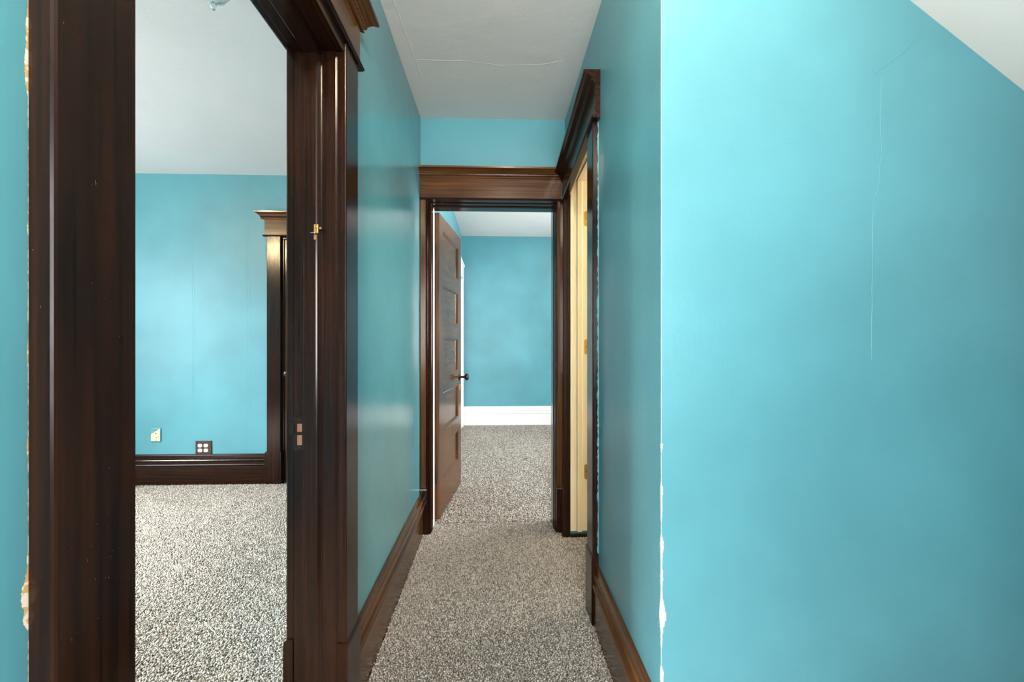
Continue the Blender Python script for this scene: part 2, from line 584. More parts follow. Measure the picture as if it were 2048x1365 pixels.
window('window_1', 'x', BX, 1, 0.60, 2.60, 0.70, 2.20, 'double hung window of the left bedroom')
window('window_2', 'x', EX1, -1, 3.20, 4.30, 0.80, 2.20, 'double hung window of the end room')
window('window_3', 'y', YB, 1, -0.30, 0.80, 0.75, 2.15, 'added double hung window behind the camera, lights the landing')  # invented window, added to light the landing from behind
window('window_5', 'x', XL, 1, -1.63, -0.67, 0.75, 2.05, 'added double hung window on the landing left wall, lights the broad wall')  # invented window, added to light wall_front but not the hall end
window('window_4', 'x', GX, -1, 2.13, 2.77, 1.15, 2.02, 'small bathroom window')

# ------------------------------------------------------------------ trim profiles
BASE = [(0, -0.012), (0.022, -0.012), (0.022, 0.152), (0.027, 0.157), (0.028, 0.163), (0.025, 0.169), (0.020, 0.172),
        (0.0185, 0.180), (0.0195, 0.190), (0.023, 0.195), (0.024, 0.200), (0.021, 0.205), (0.016, 0.208), (0.0135, 0.222), (0.0125, 0.238),
        (0.010, 0.247), (0.006, 0.250), (0, 0.250)]
CROWN = [(0, 0), (0.026, 0), (0.030, 0.003), (0.030, 0.008), (0.027, 0.011), (0.030, 0.013), (0.034, 0.015), (0.034, 0.024),
         (0.038, 0.026), (0.041, 0.030), (0.047, 0.037), (0.055, 0.043), (0.063, 0.046), (0.066, 0.047), (0.070, 0.049), (0.071, 0.059), (0, 0.060)]
BEAD = [(0, 0), (0.030, 0), (0.035, 0.003), (0.0365, 0.006), (0.035, 0.010), (0.030, 0.013), (0, 0.013)]


def rnd(a0, a1, n0, n1, r=0.004):
    """Board section with its two front edges eased."""
    return [(a0, n0), (a1, n0), (a1, n1 - r), (a1 - r * 0.3, n1 - r * 0.3), (a1 - r, n1), (a0 + r, n1), (a0 + r * 0.3, n1 - r * 0.3), (a0, n1 - r)]


def baseboard(name, fr, a0, a1, label, mats=('oak_y',), m0=0, m1=0, cat='baseboard'):
    o = sweep(name, fr, BASE, a0, a1, mats[0], None, m0, m1)
    return tag(o, label, cat, 'structure')


def head(t, fr, a0, a1, zb, wx, m=(1, 1), board=0.124, light='wood', ov=0.018):
    """Bead, frieze board and beaded crown over a doorway; zb is the underside of the bead."""
    sweep('bead_moulding', fr, [(n, z + zb) for n, z in BEAD], a0 - 0.012 * m[0], a1 + 0.012 * m[1], 'wood_' + wx, t)
    z1 = zb + 0.013
    sweep('frieze_board', fr, [(0, z1), (0.024, z1), (0.024, z1 + board), (0, z1 + board)], a0, a1, light + '_' + wx, t)
    z2 = z1 + board
    c = sweep('crown_moulding', fr, [(n, z + z2) for n, z in CROWN], a0 - 0.002, a1 + 0.002, light + '_' + wx, t, m[0] * 0.9, m[1] * 0.9)
    beads, q = [], a0 - 0.026 * m[0]
    while q < a1 + 0.026 * m[1]:
        V_, F_ = sweep_geo(fr, [(0.033, z2 + 0.0155), (0.0385, z2 + 0.017), (0.0395, z2 + 0.020), (0.0385, z2 + 0.0225), (0.033, z2 + 0.024)], q, q + 0.0065)
        beads.append((V_, F_))
        q += 0.0105
    br = link('bead_row', *merge(beads), light + '_' + wx, c)
    br['kind'] = 'stuff'
    return z2 + 0.06


def plinth(t, fr, a0, a1, n1=0.031, zt=0.29, mat='wood_z'):
    prof = [(0, -0.012), (n1, -0.012), (n1, zt - 0.014), (n1 - 0.003, zt - 0.005), (n1 - 0.010, zt), (0, zt)]
    sweep('plinth_block', fr, prof, a0, a1, mat, t)


# ------------------------------------------------------------------ trim_1: left doorway
LF = Frame((XL, 0, 0), (0, 1, 0), (1, 0, 0))
LB = Frame((XL2, 0, 0), (0, 1, 0), (-1, 0, 0))
t1 = tag(empty('trim_1', (XL, 0.92, 0)), 'dark varnished frame of the left doorway nearest the camera', 'door frame', 'structure')
ZL = 2.090
upright('casing', LF, rnd(0.452, 0.553, 0, 0.025), 0.29, ZL + 0.008, 'wood_z', t1)
upright('casing', LF, rnd(1.297, 1.408, 0, 0.025), 0.29, ZL + 0.008, 'wood_z', t1)
plinth(t1, LF, 0.446, 0.557)
plinth(t1, LF, 1.293, 1.414)
sweep('head_casing', LF, [(0, 2.070), (0.018, 2.070), (0.020, 2.073), (0.020, 2.103), (0, 2.103)], 0.5532, 1.2968, 'wood_y', t1)
head(t1, LF, 0.43, 1.428, ZL + 0.012, 'y', (1, 1), 0.126, 'oak')
for q0, q1 in ((0.442, 0.553), (1.297, 1.408)):
    upright('bedroom_casing', LB, rnd(q0, q1, 0, 0.022), 0.30, ZL - 0.004, 'wood_z', t1)
    plinth(t1, LB, q0 - 0.006, q1 + 0.006, 0.028, 0.305)
head(t1, LB, 0.42, 1.43, ZL - 0.002, 'y', (1, 1), 0.126, 'wood')
JF = Frame((0, 1.302, 0), (1, 0, 0), (0, -1, 0))     # far jamb face, n toward the camera
# far jamb with its rabbet, stop and eased stop edge
upright('jamb', JF, [(XL2, -0.012), (XL - 0.001, -0.012), (XL - 0.001, 0.006), (XL - 0.006, 0.009), (-0.523, 0.009), (-0.525, 0.006), (XL2 + 0.002, 0.006), (XL2, 0.004)], -0.01, DLZ - 0.01, 'wood_z', t1)
upright('door_stop', JF, [(-0.572, 0.004), (-0.523, 0.004), (-0.523, 0.0105), (-0.526, 0.0125), (-0.533, 0.0215), (-0.537, 0.023), (-0.571, 0.023), (-0.572, 0.022)], -0.01, DLZ - 0.012, 'wood_z', t1)
NF = Frame((0, 0.546, 0), (1, 0, 0), (0, 1, 0))
upright('jamb', NF, [(XL2, -0.004), (XL - 0.001, -0.004), (XL - 0.001, 0.006), (XL2, 0.006)], -0.01, DLZ - 0.01, 'wood_z', t1)
upright('door_stop', NF, [(-0.572, 0.004), (-0.523, 0.004), (-0.523, 0.012), (-0.535, 0.020), (-0.572, 0.020)], -0.01, DLZ - 0.012, 'wood_z', t1)
box('head_jamb', XL2, XL - 0.001, 0.548, 1.302, DLZ - 0.016, DLZ + 0.004, 'wood_y', t1, 0.001)
box('head_stop', -0.572, -0.523, 0.556, 1.296, DLZ - 0.030, DLZ - 0.014, 'wood_y', t1, 0.003)
# strike plate and keeper let into the rabbet
sp = box('strike_plate', -0.6085, -0.576, 1.2935, 1.2965, 0.872, 0.972, 'bronze', t1, 0.0006)
box('latch_hole', -0.597, -0.583, 1.2925, 1.2942, 0.928, 0.952, 'copper', sp, 0.0004)
box('bolt_hole', -0.597, -0.583, 1.2925, 1.2942, 0.888, 0.918, 'copper', sp, 0.0004)
box('strike_lip', -0.6190, -0.606, 1.288, 1.2945, 0.922, 0.955, 'bronze', sp, 0.0015)
for zz in (0.963, 0.880):
    lathe('screw', (-0.590, 1.2935, zz), [(0.0036, 0), (0.0030, -0.0012), (0.001, -0.0014)], 'bronze', sp, 'y', 10)
# little catch screwed to the stop
hk = box('catch_plate', -0.5415, -0.5290, 1.2765, 1.2795, 1.520, 1.546, 'brass', t1, 0.001)
lathe('catch_screw', (-0.5345, 1.2765, 1.538), [(0.0045, 0.0), (0.0042, -0.0016), (0.001, -0.002)], 'antique', hk, 'y', 10)
box('catch_tongue', -0.5455, -0.5325, 1.262, 1.277, 1.5155, 1.5185, 'chrome', hk, 0.001)
lathe('catch_pin', (-0.5225, 1.288, 1.534), [(0.003, 0.0), (0.003, -0.010), (0.0045, -0.010), (0.0035, -0.013)], 'copper', hk, 'y', 10)
box('catch_leaf', -0.5415, -0.5340, 1.2765, 1.2790, 1.500, 1.5150, 'copper', hk, 0.0008)

# ------------------------------------------------------------------ trim_2: end doorway
EF = Frame((0, YE, 0), (1, 0, 0), (0, -1, 0))
t2 = tag(empty('trim_2', (-0.02, YE, 0)), 'brown varnished frame of the doorway closing the hall', 'door frame', 'structure')
ZE = 2.078
upright('casing', EF, rnd(XL + 0.001, -0.440, 0, 0.025), 0.285, ZE, 'oak_z', t2)
upright('casing', EF, rnd(0.376, 0.4285, 0, 0.025, 0.006), 0.285, ZE, 'oak_z', t2)
plinth(t2, EF, XL + 0.001, -0.436, 0.031, 0.286)
plinth(t2, EF, 0.374, 0.4285, 0.031, 0.286)
head(t2, EF, XL + 0.002, 0.404, ZE, 'x', (0, 0), 0.124, 'oak')
# moulded edge steps back into each jamb
upright('jamb', EF, [(-0.4395, 0.014), (-0.433, 0.019), (-0.428, 0.014), (-0.4275, 0.005), (-0.422, 0.007), (-0.417, 0.003), (-0.4165, -0.012), (-0.4125, -0.014), (-0.4105, -0.018), (-0.4105, -0.070), (-0.441, -0.070)], -0.01, ZE + 0.004, 'wood_z', t2)
upright('jamb_back', EF, [(-0.441, -0.070), (-0.4115, -0.070), (-0.4115, -0.142), (-0.441, -0.142)], -0.01, ZE - 0.006, 'white', t2)
upright('jamb', EF, [(0.3765, 0.014), (0.3725, 0.010), (0.3715, -0.010), (0.3685, -0.012), (0.3675, -0.045), (0.363, -0.050), (0.3615, -0.060), (0.3615, -0.142), (0.3765, -0.142)], -0.01, ZE + 0.004, 'wood_z', t2)
sweep('head_jamb', EF, [(0.014, ZE + 0.010), (0.014, ZE - 0.001), (-0.015, ZE - 0.004), (-0.018, ZE - 0.010), (-0.060, ZE - 0.012), (-0.064, ZE - 0.020), (-0.142, ZE - 0.020), (-0.142, ZE + 0.010)], -0.428, 0.376, 'wood_x', t2)
EB = Frame((0, YE2, 0), (1, 0, 0), (0, 1, 0))
upright('room_casing', EB, rnd(0.362, 0.465, 0, 0.022), 0, 2.09, 'white', t2)
sweep('room_head', EB, [(0, 2.09), (0.024, 2.09), (0.024, 2.22), (0, 2.22)], -0.43, 0.475, 'white', t2)

# ------------------------------------------------------------------ trim_3: right doorway (cream inside, dark outside)
SH = -0.080
RF = Frame((XR, 0, 0), (0, 1, 0), (-1, 0, 0))
RH = Frame((XR, 1.76, 0), (0, 1, 0), (-1, 0, 0), SH)
t3 = tag(empty('trim_3', (XR, 2.25, 0)), 'dark varnished frame of the right doorway with cream jambs', 'door frame', 'structure')
upright('casing', RF, rnd(1.789, 1.901, 0, 0.025), 0.29, 2.136, 'wood_z', t3)
plinth(t3, RF, 1.783, 1.904, 0.031, 0.290)
upright('casing', RF, rnd(2.598, 2.6535, 0, 0.025), 0.286, 2.074, 'wood_z', t3)
plinth(t3, RF, 2.594, 2.6485, 0.031, 0.286)
head(t3, RH, -0.004, 0.885, 2.132, 'y', (0, 0), 0.126, 'wood')
KF = Frame((0, 2.605, 0), (1, 0, 0), (0, -1, 0))
upright('dark_jamb', KF, rnd(XR + 0.0005, 0.4515, -0.012, 0.003, 0.002), -0.01, 2.150, 'wood_z', t3)
sweep('dark_head_jamb', RH, [(0, 2.140), (-0.0215, 2.172), (-0.0215, 2.225), (0, 2.225)], 0.140, 0.848, 'wood_y', t3)
upright('jamb', KF, rnd(0.4520, 0.4905, -0.012, 0.006, 0.002), 0.030, 2.196, 'cream', t3)
upright('jamb', KF, rnd(0.4915, 0.5700, -0.012, 0.003, 0.002), 0.030, 2.196, 'cream', t3)
upright('door_stop', KF, rnd(0.4925, 0.5230, 0.003, 0.014, 0.003), 0.028, 2.190, 'cream', t3)
upright('bathroom_casing', KF, rnd(0.571, 0.592, -0.050, 0.000, 0.003), 0.028, 2.22, 'cream', t3)
box('sill_board', 0.4525, 0.5695, 2.585, 2.606, -0.008, 0.012, 'wood_x', t3, 0.002)
box('head_jamb', 0.4525, 0.5690, 1.900, 2.605, 2.196, 2.214, 'cream', t3, 0.001)
box('head_stop', 0.4925, 0.5230, 1.905, 2.592, 2.186, 2.197, 'cream', t3, 0.002)
box('jamb', 0.4315, 0.5690, 1.892, 1.904, -0.008, 2.196, 'cream', t3, 0.001)
for zz in (1.908, 1.118, 0.348):
    hl = link('hinge_leaf', *merge([((lambda pts: ([(x, 2.6005, z) for x, z in pts] + [(x, 2.6035, z) for x, z in pts]))(
        [(0.5700, zz), (0.548 - 0.002, zz), (0.5405, zz + 0.003), (0.5375, zz + 0.010), (0.5375, zz + 0.082), (0.5405, zz + 0.089), (0.546, zz + 0.092), (0.5700, zz + 0.092)]),
        [tuple(range(8)), tuple(range(15, 7, -1))] + [(i, (i + 1) % 8, 8 + (i + 1) % 8, 8 + i) for i in range(8)])]), 'brass', t3)
    for sx, sz in ((0.550, 0.046), (0.558, 0.014), (0.558, 0.078)):
        lathe('screw', (sx, 2.6005, zz + sz), [(0.0035, 0), (0.003, -0.0008), (0.001, -0.001)], 'bronze', hl, 'y', 8)

# ------------------------------------------------------------------ trim_4: closet doorway in the bedroom's far wall
CF = Frame((0, BY, 0), (1, 0, 0), (0, -1, 0))
t4 = tag(empty('trim_4', ((CD0 + CD1) / 2, BY, 0)), 'dark varnished closet door frame on the far bedroom wall', 'door frame', 'structure')
for q0, q1 in ((-1.934, -1.820), (CD1 - 0.002, CD1 + 0.112)):
    upright('casing', CF, rnd(q0, q1, 0, 0.023), 0.264, 2.080, 'wood_z', t4)
    plinth(t4, CF, q0 - 0.012, q1 + 0.008, 0.030, 0.266)
head(t4, CF, -1.951, CD1 + 0.128, 2.080, 'x', (1, 1), 0.130, 'oak')
for q in (CD0, CD1 - 0.018):
    upright('jamb', CF, [(q, -0.10), (q + 0.018, -0.10), (q + 0.018, -0.002), (q, -0.002)], -0.01, CDZ - 0.018, 'wood_z', t4)
sweep('head_jamb', CF, [(-0.10, CDZ - 0.018), (-0.002, CDZ - 0.018), (-0.002, CDZ - 0.001), (-0.10, CDZ - 0.001)], CD0, CD1, 'wood_x', t4)


# ------------------------------------------------------------------ doors
def panel_door(name, label, width, height, mat, origin, angle, rows, knob_a, knob_z, knob_sides=(1,), mats_axis=True, z0=0.015, hinges=True, thick=0.035):
    """Stile-and-rail door; local a from the hinge edge, n toward the viewer's face."""
    t = tag(empty(name, origin), label, 'door', 'structure')
    ca, sa = math.cos(angle), math.sin(angle)
    fr = Frame(origin, (ca, sa, 0), (sa, -ca, 0))
    st = 0.105
    mz = mat if not mats_axis else mat + '_z'
    mx = mat if not mats_axis else mat + '_y'
    for q0, q1 in ((0.0, st), (width - st, width)):
        upright('stile', fr, [(q0, 0), (q1, 0), (q1, -thick), (q0, -thick)], z0, height, mz, t)
    edges = [z0] + [q for r in rows for q in r] + [height]
    for i in range(0, len(edges), 2):
        sweep('rail', fr, [(0, edges[i]), (-thick, edges[i]), (-thick, edges[i + 1]), (0, edges[i + 1])], st, width - st, mx, t)
    for lo, hi in rows:
        a0, a1 = st, width - st
        p = sweep('panel', fr, [(-0.013, lo), (-thick + 0.013, lo), (-thick + 0.013, hi), (-0.013, hi)], a0, a1, mx, t)
        ring = []
        b0 = 0.014
        for s in (0, -thick):
            d = -0.0125 if s == 0 else 0.0125
            e = 0.0005 if s == 0 else -0.0005
            pr = lambda z, up: [(s - e, z), (s + d, z), (s + d, z + up * b0), (s + d * 0.55, z + up * b0 * 0.75), (s + d * 0.45, z + up * b0 * 0.35)]
            ring.append(sweep_geo(fr, pr(lo, 1), a0, a1, 0, 0))
            ring.append(sweep_geo(fr, pr(hi, -1), a0, a1, 0, 0))
            for aa, sg in ((a0, 1), (a1, -1)):
                q = [(aa, s - e), (aa, s + d), (aa + sg * b0, s + d), (aa + sg * b0 * 0.75, s + d * 0.55), (aa + sg * b0 * 0.35, s + d * 0.45)]
                V_ = [fr(a, n, lo) for a, n in q] + [fr(a, n, hi) for a, n in q]
                F_ = [(i, (i + 1) % 5, 5 + (i + 1) % 5, 5 + i) for i in range(5)] + [tuple(range(5)), tuple(range(9, 4, -1))]
                ring.append((V_, F_))
        link('panel_moulding', *merge(ring), mz, p)
    for side in knob_sides:
        nb = 0.0 if side > 0 else -thick
        def turned(nm, prof_, par, m_='bronze'):
            seg = 20
            V_, F_ = [], []
            for r, h in prof_:
                for i in range(seg):
                    tt = 2 * math.pi * i / seg
                    V_.append(fr(knob_a + r * math.cos(tt), nb + side * h, knob_z + r * math.sin(tt)))
            for j in range(len(prof_) - 1):
                for i in range(seg):
                    x_, y_ = j * seg + i, j * seg + (i + 1) % seg
                    F_.append((x_, y_, y_ + seg, x_ + seg))
            F_ += [tuple(range(seg)), tuple(range(len(V_) - 1, len(V_) - seg - 1, -1))]
            return link(nm, V_, F_, m_, par, True)
        kn = turned('knob', [(0.008, 0.0), (0.009, 0.040), (0.013, 0.046), (0.024, 0.050), (0.0285, 0.057), (0.029, 0.064), (0.026, 0.071), (0.018, 0.076), (0.006, 0.078)], t)
        turned('rosette', [(0.026, 0.0), (0.026, 0.003), (0.021, 0.007), (0.012, 0.009), (0.010, 0.014)], kn)
        link('keyhole_plate', *merge([sweep_geo(fr, [(nb, knob_z - 0.105), (nb + side * 0.003, knob_z - 0.105), (nb + side * 0.003, knob_z - 0.06), (nb, knob_z - 0.06)], knob_a - 0.012, knob_a + 0.012)]), 'antique', kn)
    if hinges:
        for zz in (0.25, height - 0.30):
            V_, F_ = lathe_geo(fr(-0.004, -thick - 0.005, zz), [(0.003, -0.006), (0.0055, 0), (0.0055, 0.09), (0.003, 0.096)], 'z', 12)
            h = link('hinge', V_, F_, 'brass', t, True)
            link('hinge_leaf', *sweep_geo(fr, [(-0.010, zz), (-thick, zz), (-thick, zz + 0.09), (-0.010, zz + 0.09)], -0.0012, 0.0005), 'bronze', h)
    return t


ROWS = [(0.237, 0.476), (0.590, 0.851), (0.960, 1.222), (1.331, 1.589), (1.696, 1.957)]
ROWS = [(0.237, 0.476), (0.586, 0.846), (0.956, 1.218), (1.328, 1.588), (1.697, 1.955)]
panel_door('door_1', 'brown five panel door standing open beyond the hall', 0.735, 2.052, 'oak', (-0.383, 2.832, 0), math.radians(83.6), ROWS, 0.672, 0.905, (1, -1))
panel_door('door_2', 'closed brown closet door on the far bedroom wall', 0.722, 2.060, 'oak', (CD0 + 0.019, BY + 0.012, 0), 0.0, ROWS, 0.050, 0.925, (1,), hinges=False)

# white closet door with its frame on the end room's left wall
WF = Frame((EX0, 0, 0), (0, 1, 0), (1, 0, 0))
t5 = tag(empty('trim_5', (EX0, 5.55, 0)), 'white door frame behind the open brown door', 'door frame', 'structure')
for q0, q1 in ((5.00, 5.11), (5.93, 6.045)):
    upright('casing', WF, rnd(q0, q1, 0, 0.030), 0, 2.06, 'white', t5)
sweep('frieze_board', WF, [(0, 2.06), (0.032, 2.06), (0.032, 2.24), (0.045, 2.25), (0.045, 2.27), (0, 2.27)], 4.99, 6.055, 'white', t5)
d3 = panel_door('door_3', 'white closet door behind the open brown door', 0.812, 2.052, 'white', (EX0 + 0.019, 5.114, 0), math.pi / 2, ROWS, 0.76, 0.95, (), False, hinges=False, thick=0.018)

# ------------------------------------------------------------------ baseboards
baseboard('baseboard_left', LF, 1.4145, YE - 0.0315, 'brown moulded baseboard along the left hall wall')
baseboard('baseboard_right', RF, YC, 1.7825, 'brown moulded baseboard along the right hall wall')
FF = Frame((0, YC, 0), (1, 0, 0), (0, -1, 0))
baseboard('baseboard_front', FF, XR + 0.0, 2.55, 'brown baseboard under the broad teal wall', ('oak_x',))
baseboard('baseboard_landing', LF, YB, 0.4455, 'brown baseboard on the left landing wall')
baseboard('baseboard_bedroom', CF, BX, -1.9470, 'dark glossy moulded baseboard on the far bedroom wall', ('wood_x',))
FE = Frame((0, EY, 0), (1, 0, 0), (0, -1, 0))
tag(sweep('baseboard_end_room', FE, [(n, z * 1.06) for n, z in BASE], EX0 + 0.0, EX1, 'white'), 'white moulded baseboard of the far room', 'baseboard', 'structure')
tag(sweep('baseboard_end_room_left', WF, [(n, z * 1.06) for n, z in BASE], 3.65, 4.998, 'white'), 'white baseboard beside the white closet frame', 'baseboard', 'structure')

# ------------------------------------------------------------------ outlets on the far bedroom wall
oy = BY
o1 = tag(empty('wall_plate', (-2.850, oy, 0.356)), 'small cream cover plate half painted teal on bedroom wall', 'wall plate')
pl = box('plate', -2.891, -2.812, oy - 0.007, oy, 0.356, 0.469, 'peeled', o1, 0.002)
for sx, sz, r in ((-2.852, 0.452, 0.0035), (-2.851, 0.427, 0.0055), (-2.848, 0.391, 0.0040), (-2.850, 0.370, 0.0035)):
    lathe('screw_hole', (sx, oy - 0.0068, sz), [(r, 0), (r * 0.9, -0.0010)], 'black', o1, 'y', 12)
o2 = tag(empty('power_outlet', (-2.4625, oy, 0.252)), 'brown four socket power outlet just above the bedroom baseboard', 'power outlet')
box('plate', -2.5275, -2.3975, oy - 0.008, oy, 0.2505, 0.362, 'plate_brown', o2, 0.003)
for cx in (-2.489, -2.441):
    for cz in (0.2815, 0.3225):
        pts = []
        for i in range(24):
            tt = 2 * math.pi * i / 24
            pts.append((cx + 0.0178 * math.cos(tt), cz + max(-0.0142, min(0.0142, 0.0178 * math.sin(tt)))))
        V = [(x, oy - 0.0075, z) for x, z in pts] + [(x, oy - 0.0105, z) for x, z in pts]
        Fc = [(i, (i + 1) % 24, 24 + (i + 1) % 24, 24 + i) for i in range(24)] + [tuple(range(24)), tuple(range(47, 23, -1))]
        s = link('socket', V, Fc, 'ivory', o2)
        for dx, hh in ((-0.0065, 0.009), (0.0065, 0.0075)):
            box('slot', cx + dx - 0.0014, cx + dx + 0.0014, oy - 0.0110, oy - 0.0104, cz - 0.001, cz - 0.001 + hh, 'black', s)
        lathe('ground_hole', (cx, oy - 0.0104, cz - 0.0075), [(0.0028, 0), (0.0028, -0.0006)], 'black', s, 'y', 10)

# ------------------------------------------------------------------ lamps
def bulb_mat(name, watts, area, col):
    m, nt, b = nodes_of(name)
    b.inputs['Base Color'].default_value = (0.9, 0.9, 0.85, 1)
    b.inputs['Emission Color'].default_value = col + (1,)
    b.inputs['Emission Strength'].default_value = watts / (math.pi * area)
    return m


def bare_lamp(name, loc, watts, label, col=(1.0, 0.78, 0.48), r=0.045):
    t = tag(empty(name, loc), label, 'lamp')
    x, y, z = loc
    lathe('canopy', loc, [(0.065, 0), (0.065, -0.008), (0.052, -0.022), (0.030, -0.030), (0.022, -0.050), (0.020, -0.065)], 'ivory', t)
    pr = [(0.013, -0.062), (0.018, -0.075)]
    for i in range(1, 10):
        a = math.pi * (0.22 + 0.78 * i / 9)
        pr.append((max(0.002, r * math.sin(a)), -0.075 - r * 0.75 - r * (1 - 1) + r * math.cos(a)))
    lathe('bulb', loc, pr, bulb_mat(name + '_glow', watts, 4 * math.pi * r * r * 0.9, col), t)
    return t


bare_lamp('ceiling_lamp', (0.10, 0.48, ZC), BULB_W['hall'], 'bare warm bulb on the hall ceiling', (1.0, 0.84, 0.60))
bare_lamp('ceiling_lamp', (-3.15, 1.10, ZC + 0.003), BULB_W['bedroom'], 'bare warm bulb on the bedroom ceiling', (1.0, 0.74, 0.42))
bare_lamp('ceiling_lamp', (1.50, 2.28, ZC - 0.1), BULB_W['bath'], 'bare warm bulb on the bathroom ceiling', (1.0, 0.88, 0.70))

bare_lamp('ceiling_lamp', (1.30, 4.30, 2.70), BULB_W['end'], 'added bare warm bulb brightening the end room', (1.0, 0.76, 0.46))  # unseen bulb added to brighten the end room

# cut glass fixture of the bedroom, only its lowest leaves dip into the picture
gx, gy = -1.045, 1.43
gl = tag(empty('ceiling_fixture', (gx, gy, ZC + 0.003)), 'clear glass ceiling fixture at the top of the left doorway', 'ceiling fixture')
lathe('canopy', (gx, gy, ZC + 0.003), [(0.09, 0), (0.09, -0.01), (0.075, -0.025), (0.03, -0.04), (0.015, -0.05), (0.012, -0.07)], 'chrome', gl)
for i in range(5):
    a = 2 * math.pi * i / 5 + 0.42
    cx, cy = gx + 0.21 * math.cos(a), gy + 0.21 * math.sin(a)
    pts = [Vector((gx + 0.21 * q * math.cos(a), gy + 0.21 * q * math.sin(a), ZC - 0.06 - 0.05 * math.sin(math.pi * q) + 0.015 * q)) for q in [j / 8 for j in range(9)]]
    V, Fc = [], []
    for p in pts:
        for j in range(8):
            tt = 2 * math.pi * j / 8
            V.append((p.x - 0.006 * math.sin(a) * math.cos(tt), p.y + 0.006 * math.cos(a) * math.cos(tt), p.z + 0.006 * math.sin(tt)))
    for k_ in range(8):
        for j in range(8):
            q0, q1 = k_ * 8 + j, k_ * 8 + (j + 1) % 8
            Fc.append((q0, q1, q1 + 8, q0 + 8))
    arm = link('arm', V, Fc, 'chrome', gl, True)
    lathe('glass_shade', (cx, cy, ZC - 0.11), [(0.010, -0.012), (0.018, -0.010), (0.040, 0.004), (0.058, 0.030), (0.066, 0.060), (0.063, 0.060), (0.054, 0.030), (0.036, 0.008), (0.012, -0.004)], 'cut_glass', gl, 'z', 16)
    lathe('glass_drop', (cx, cy, ZC - 0.155), [(0.002, 0), (0.012, 0.010), (0.014, 0.018), (0.004, 0.034)], 'cut_glass', gl, 'z', 8, False)

# ------------------------------------------------------------------ cracks and seams raised in the plaster
def ridge(name, pts, nrm, width, height, mat, parent):
    """A low triangular ridge following a polyline on a wall."""
    nrm = Vector(nrm)
    V, Fc = [], []
    P_ = [Vector(p) for p in pts]
    height *= 0.45
    for i, p in enumerate(P_):
        d = (P_[min(i + 1, len(P_) - 1)] - P_[max(i - 1, 0)]).normalized()
        s = d.cross(nrm)
        V += [tuple(p - s * width / 2 - nrm * 0.0005), tuple(p + nrm * height), tuple(p + s * width / 2 - nrm * 0.0005)]
    for i in range(len(P_) - 1):
        a = i * 3
        Fc += [(a, a + 3, a + 4, a + 1), (a + 1, a + 4, a + 5, a + 2), (a, a + 2, a + 5, a + 3)]
    Fc += [(0, 1, 2), (len(V) - 1, len(V) - 2, len(V) - 3)]
    return link(name, V, Fc, mat, parent)


def wander(pts, step=0.02, amp=0.002, axes=(0, 2)):
    out = []
    for i in range(len(pts) - 1):
        a, b_ = Vector(pts[i]), Vector(pts[i + 1])
        n = max(2, int((b_ - a).length / step))
        for j in range(n):
            p = a.lerp(b_, j / n)
            if out:
                for ax in axes:
                    p[ax] += random.uniform(-amp, amp)
            out.append(p)
    out.append(Vector(pts[-1]))
    return out


c_, s_ = math.cos(YAW), math.sin(YAW)
wf = bpy.data.objects['wall_front']
ridge('crack', wander([(1.135, YC, 2.030), (1.080, YC, 1.965), (1.030, YC, 1.928), (1.004, YC, 1.912)]), (0, -1, 0), 0.006, 0.0014, 'teal_right', wf)
ridge('crack', wander([(1.026, YC, 1.905), (1.024, YC, 1.80), (1.028, YC, 1.70), (1.022, YC, 1.66), (1.018, YC, 1.60), (1.004, YC, 1.575), (1.002, YC, 1.40), (1.000, YC, 1.15)], 0.02, 0.0012), (0, -1, 0), 0.005, 0.0011, 'teal_right', wf)
ridge('crack', wander([(0.52, YC, 1.83), (0.58, YC, 1.845), (0.64, YC, 1.848)], 0.015, 0.0015), (0, -1, 0), 0.007, 0.0007, 'teal_right', wf)
ridge('crack', wander([(0.70, YC, 1.70), (0.76, YC, 1.725), (0.80, YC, 1.728)], 0.012, 0.003), (0, -1, 0), 0.006, 0.0007, 'teal_right', wf)
wb = bpy.data.objects['wall_bedroom_far']
for x in (-2.56, -2.545, -2.11, -2.085):
    ridge('seam', wander([(x, BY, 0.26), (x + 0.006, BY, 1.3), (x - 0.004, BY, 2.2)], 0.12, 0.0015, (0,)), (0, -1, 0), 0.006, 0.0010, 'teal', wb)
cl = bpy.data.objects['ceiling']
ridge('crack', wander([(-0.43, 1.60, ZC), (-0.42, 1.90, ZC), (-0.405, 2.13, ZC), (-0.40, 2.30, ZC)], 0.03, 0.0015, (0, 1)), (0, 0, -1), 0.010, 0.0018, 'ceiling', cl)
ridge('crack', wander([(-0.40, 2.13, ZC), (-0.15, 2.13, ZC), (0.02, 2.16, ZC), (0.25, 2.14, ZC), (0.33, 2.11, ZC)], 0.03, 0.002, (0, 1)), (0, 0, -1), 0.010, 0.0014, 'ceiling', cl)
ridge('paint_smear', wander([(XR - 0.001, 1.787, 0.30), (XR - 0.001, 1.787, 1.2), (XR - 0.001, 1.787, 2.13)], 0.012, 0.0028, (0, 1)), (-0.707, -0.707, 0), 0.014, 0.006, 'teal_right', t3)
we = bpy.data.objects['wall_end']
ridge('crack', wander([(0.265, YE, 2.53), (0.272, YE, 2.46), (0.315, YE, 2.41), (0.33, YE, 2.36), (0.345, YE, 2.33)], 0.02, 0.002), (0, -1, 0), 0.004, 0.0008, 'teal', we)

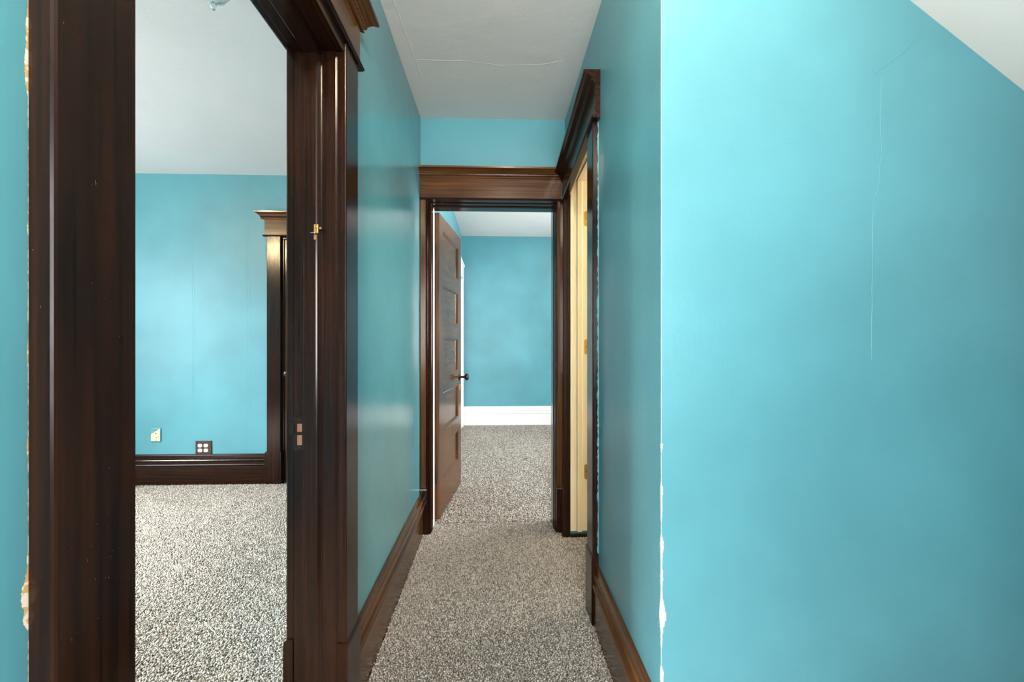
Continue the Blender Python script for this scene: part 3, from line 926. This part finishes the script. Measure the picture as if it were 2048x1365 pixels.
# ------------------------------------------------------------------ carpet pile
def pile(name, label, regions, spacing, height, rad):
    pts = []
    for x0, x1, y0, y1 in regions:
        nx, ny = int((x1 - x0) / spacing), int((y1 - y0) / spacing)
        gx_, gy_ = np.meshgrid(np.arange(nx), np.arange(ny))
        px = x0 + (gx_.ravel() + rng.random(nx * ny)) * (x1 - x0) / nx
        py = y0 + (gy_.ravel() + rng.random(nx * ny)) * (y1 - y0) / ny
        pts.append(np.stack([px, py], 1))
    P_ = np.concatenate(pts)
    n = len(P_)
    ang = rng.random(n) * 2 * np.pi
    tilt = rng.random(n) * 2 * np.pi
    lean = rng.random(n) * height * 0.7
    hh = height * (0.7 + 0.5 * rng.random(n))
    V = np.zeros((n, 7, 3))
    for j in range(3):
        a = ang + j * 2 * np.pi / 3
        V[:, j, 0] = P_[:, 0] + rad * 0.75 * np.cos(a)
        V[:, j, 1] = P_[:, 1] + rad * 0.75 * np.sin(a)
        V[:, j, 2] = -0.0105
        a2 = a + 0.9
        V[:, 3 + j, 0] = P_[:, 0] + rad * np.cos(a2) + 0.5 * lean * np.cos(tilt)
        V[:, 3 + j, 1] = P_[:, 1] + rad * np.sin(a2) + 0.5 * lean * np.sin(tilt)
        V[:, 3 + j, 2] = -0.0105 + 0.72 * hh
    V[:, 6, 0] = P_[:, 0] + lean * np.cos(tilt)
    V[:, 6, 1] = P_[:, 1] + lean * np.sin(tilt)
    V[:, 6, 2] = -0.0105 + hh
    T = []
    for j in range(3):
        k_ = (j + 1) % 3
        T += [(j, k_, 3 + k_), (j, 3 + k_, 3 + j), (3 + j, 3 + k_, 6)]
    T = np.array(T)
    tri = (T[None] + (np.arange(n) * 7)[:, None, None]).reshape(-1)
    nt_ = n * len(T)
    me = bpy.data.meshes.new(name)
    me.vertices.add(n * 7)
    o = Vector((float(P_[:, 0].mean()), float(P_[:, 1].mean()), -0.0105))
    me.vertices.foreach_set('co', (V - np.array(o)).astype(np.float32).ravel())
    me.loops.add(nt_ * 3)
    me.loops.foreach_set('vertex_index', tri.astype(np.int32))
    me.polygons.add(nt_)
    me.polygons.foreach_set('loop_start', (np.arange(nt_) * 3).astype(np.int32))
    me.update(calc_edges=True)
    me.validate()
    me.polygons.foreach_set('use_smooth', np.ones(nt_, dtype=bool))
    t = rng.random(n)
    t = np.clip(0.5 + (t - 0.5) * 1.25, 0, 1)
    # worn and brushed areas differ slightly in tone
    low = 0.5 + 0.5 * np.sin(P_[:, 0] * 5.1 + 1.3 * np.sin(P_[:, 1] * 3.3)) * np.sin(P_[:, 1] * 4.2 + 0.7)
    t = np.clip(t + 0.10 * (low - 0.5), 0, 1)
    lo_c, hi_c = np.array([0.190, 0.168, 0.143]), np.array([0.550, 0.513, 0.462])
    dark = rng.random(n) < 0.10
    t[dark] *= 0.3
    c = lo_c + (hi_c - lo_c) * t[:, None]
    colr = np.ones((n, 7, 4))
    colr[:, :, :3] = c[:, None, :]
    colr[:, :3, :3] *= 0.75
    at = me.attributes.new('tuft', 'FLOAT_COLOR', 'POINT')
    at.data.foreach_set('color', colr.astype(np.float32).ravel())
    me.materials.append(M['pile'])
    ob = bpy.data.objects.new(name, me)
    COL.objects.link(ob)
    ob.location = o
    return tag(ob, label, 'carpet', 'stuff')


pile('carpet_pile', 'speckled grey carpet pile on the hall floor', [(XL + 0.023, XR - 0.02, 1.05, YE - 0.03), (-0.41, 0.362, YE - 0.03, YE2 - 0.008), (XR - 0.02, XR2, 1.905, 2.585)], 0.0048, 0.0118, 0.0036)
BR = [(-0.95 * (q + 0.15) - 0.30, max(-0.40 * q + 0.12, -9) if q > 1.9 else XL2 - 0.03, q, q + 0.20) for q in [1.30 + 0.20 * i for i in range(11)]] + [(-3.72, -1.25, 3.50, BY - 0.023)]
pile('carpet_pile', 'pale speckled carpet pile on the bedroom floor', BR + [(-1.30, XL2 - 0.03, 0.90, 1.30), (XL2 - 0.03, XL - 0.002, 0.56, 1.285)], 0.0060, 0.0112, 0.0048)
pile('carpet_pile', 'speckled carpet pile in the room beyond the end door', [(EX0 + 0.01, 1.00, YE2 + 0.008, EY - 0.023)], 0.0085, 0.0120, 0.0066)
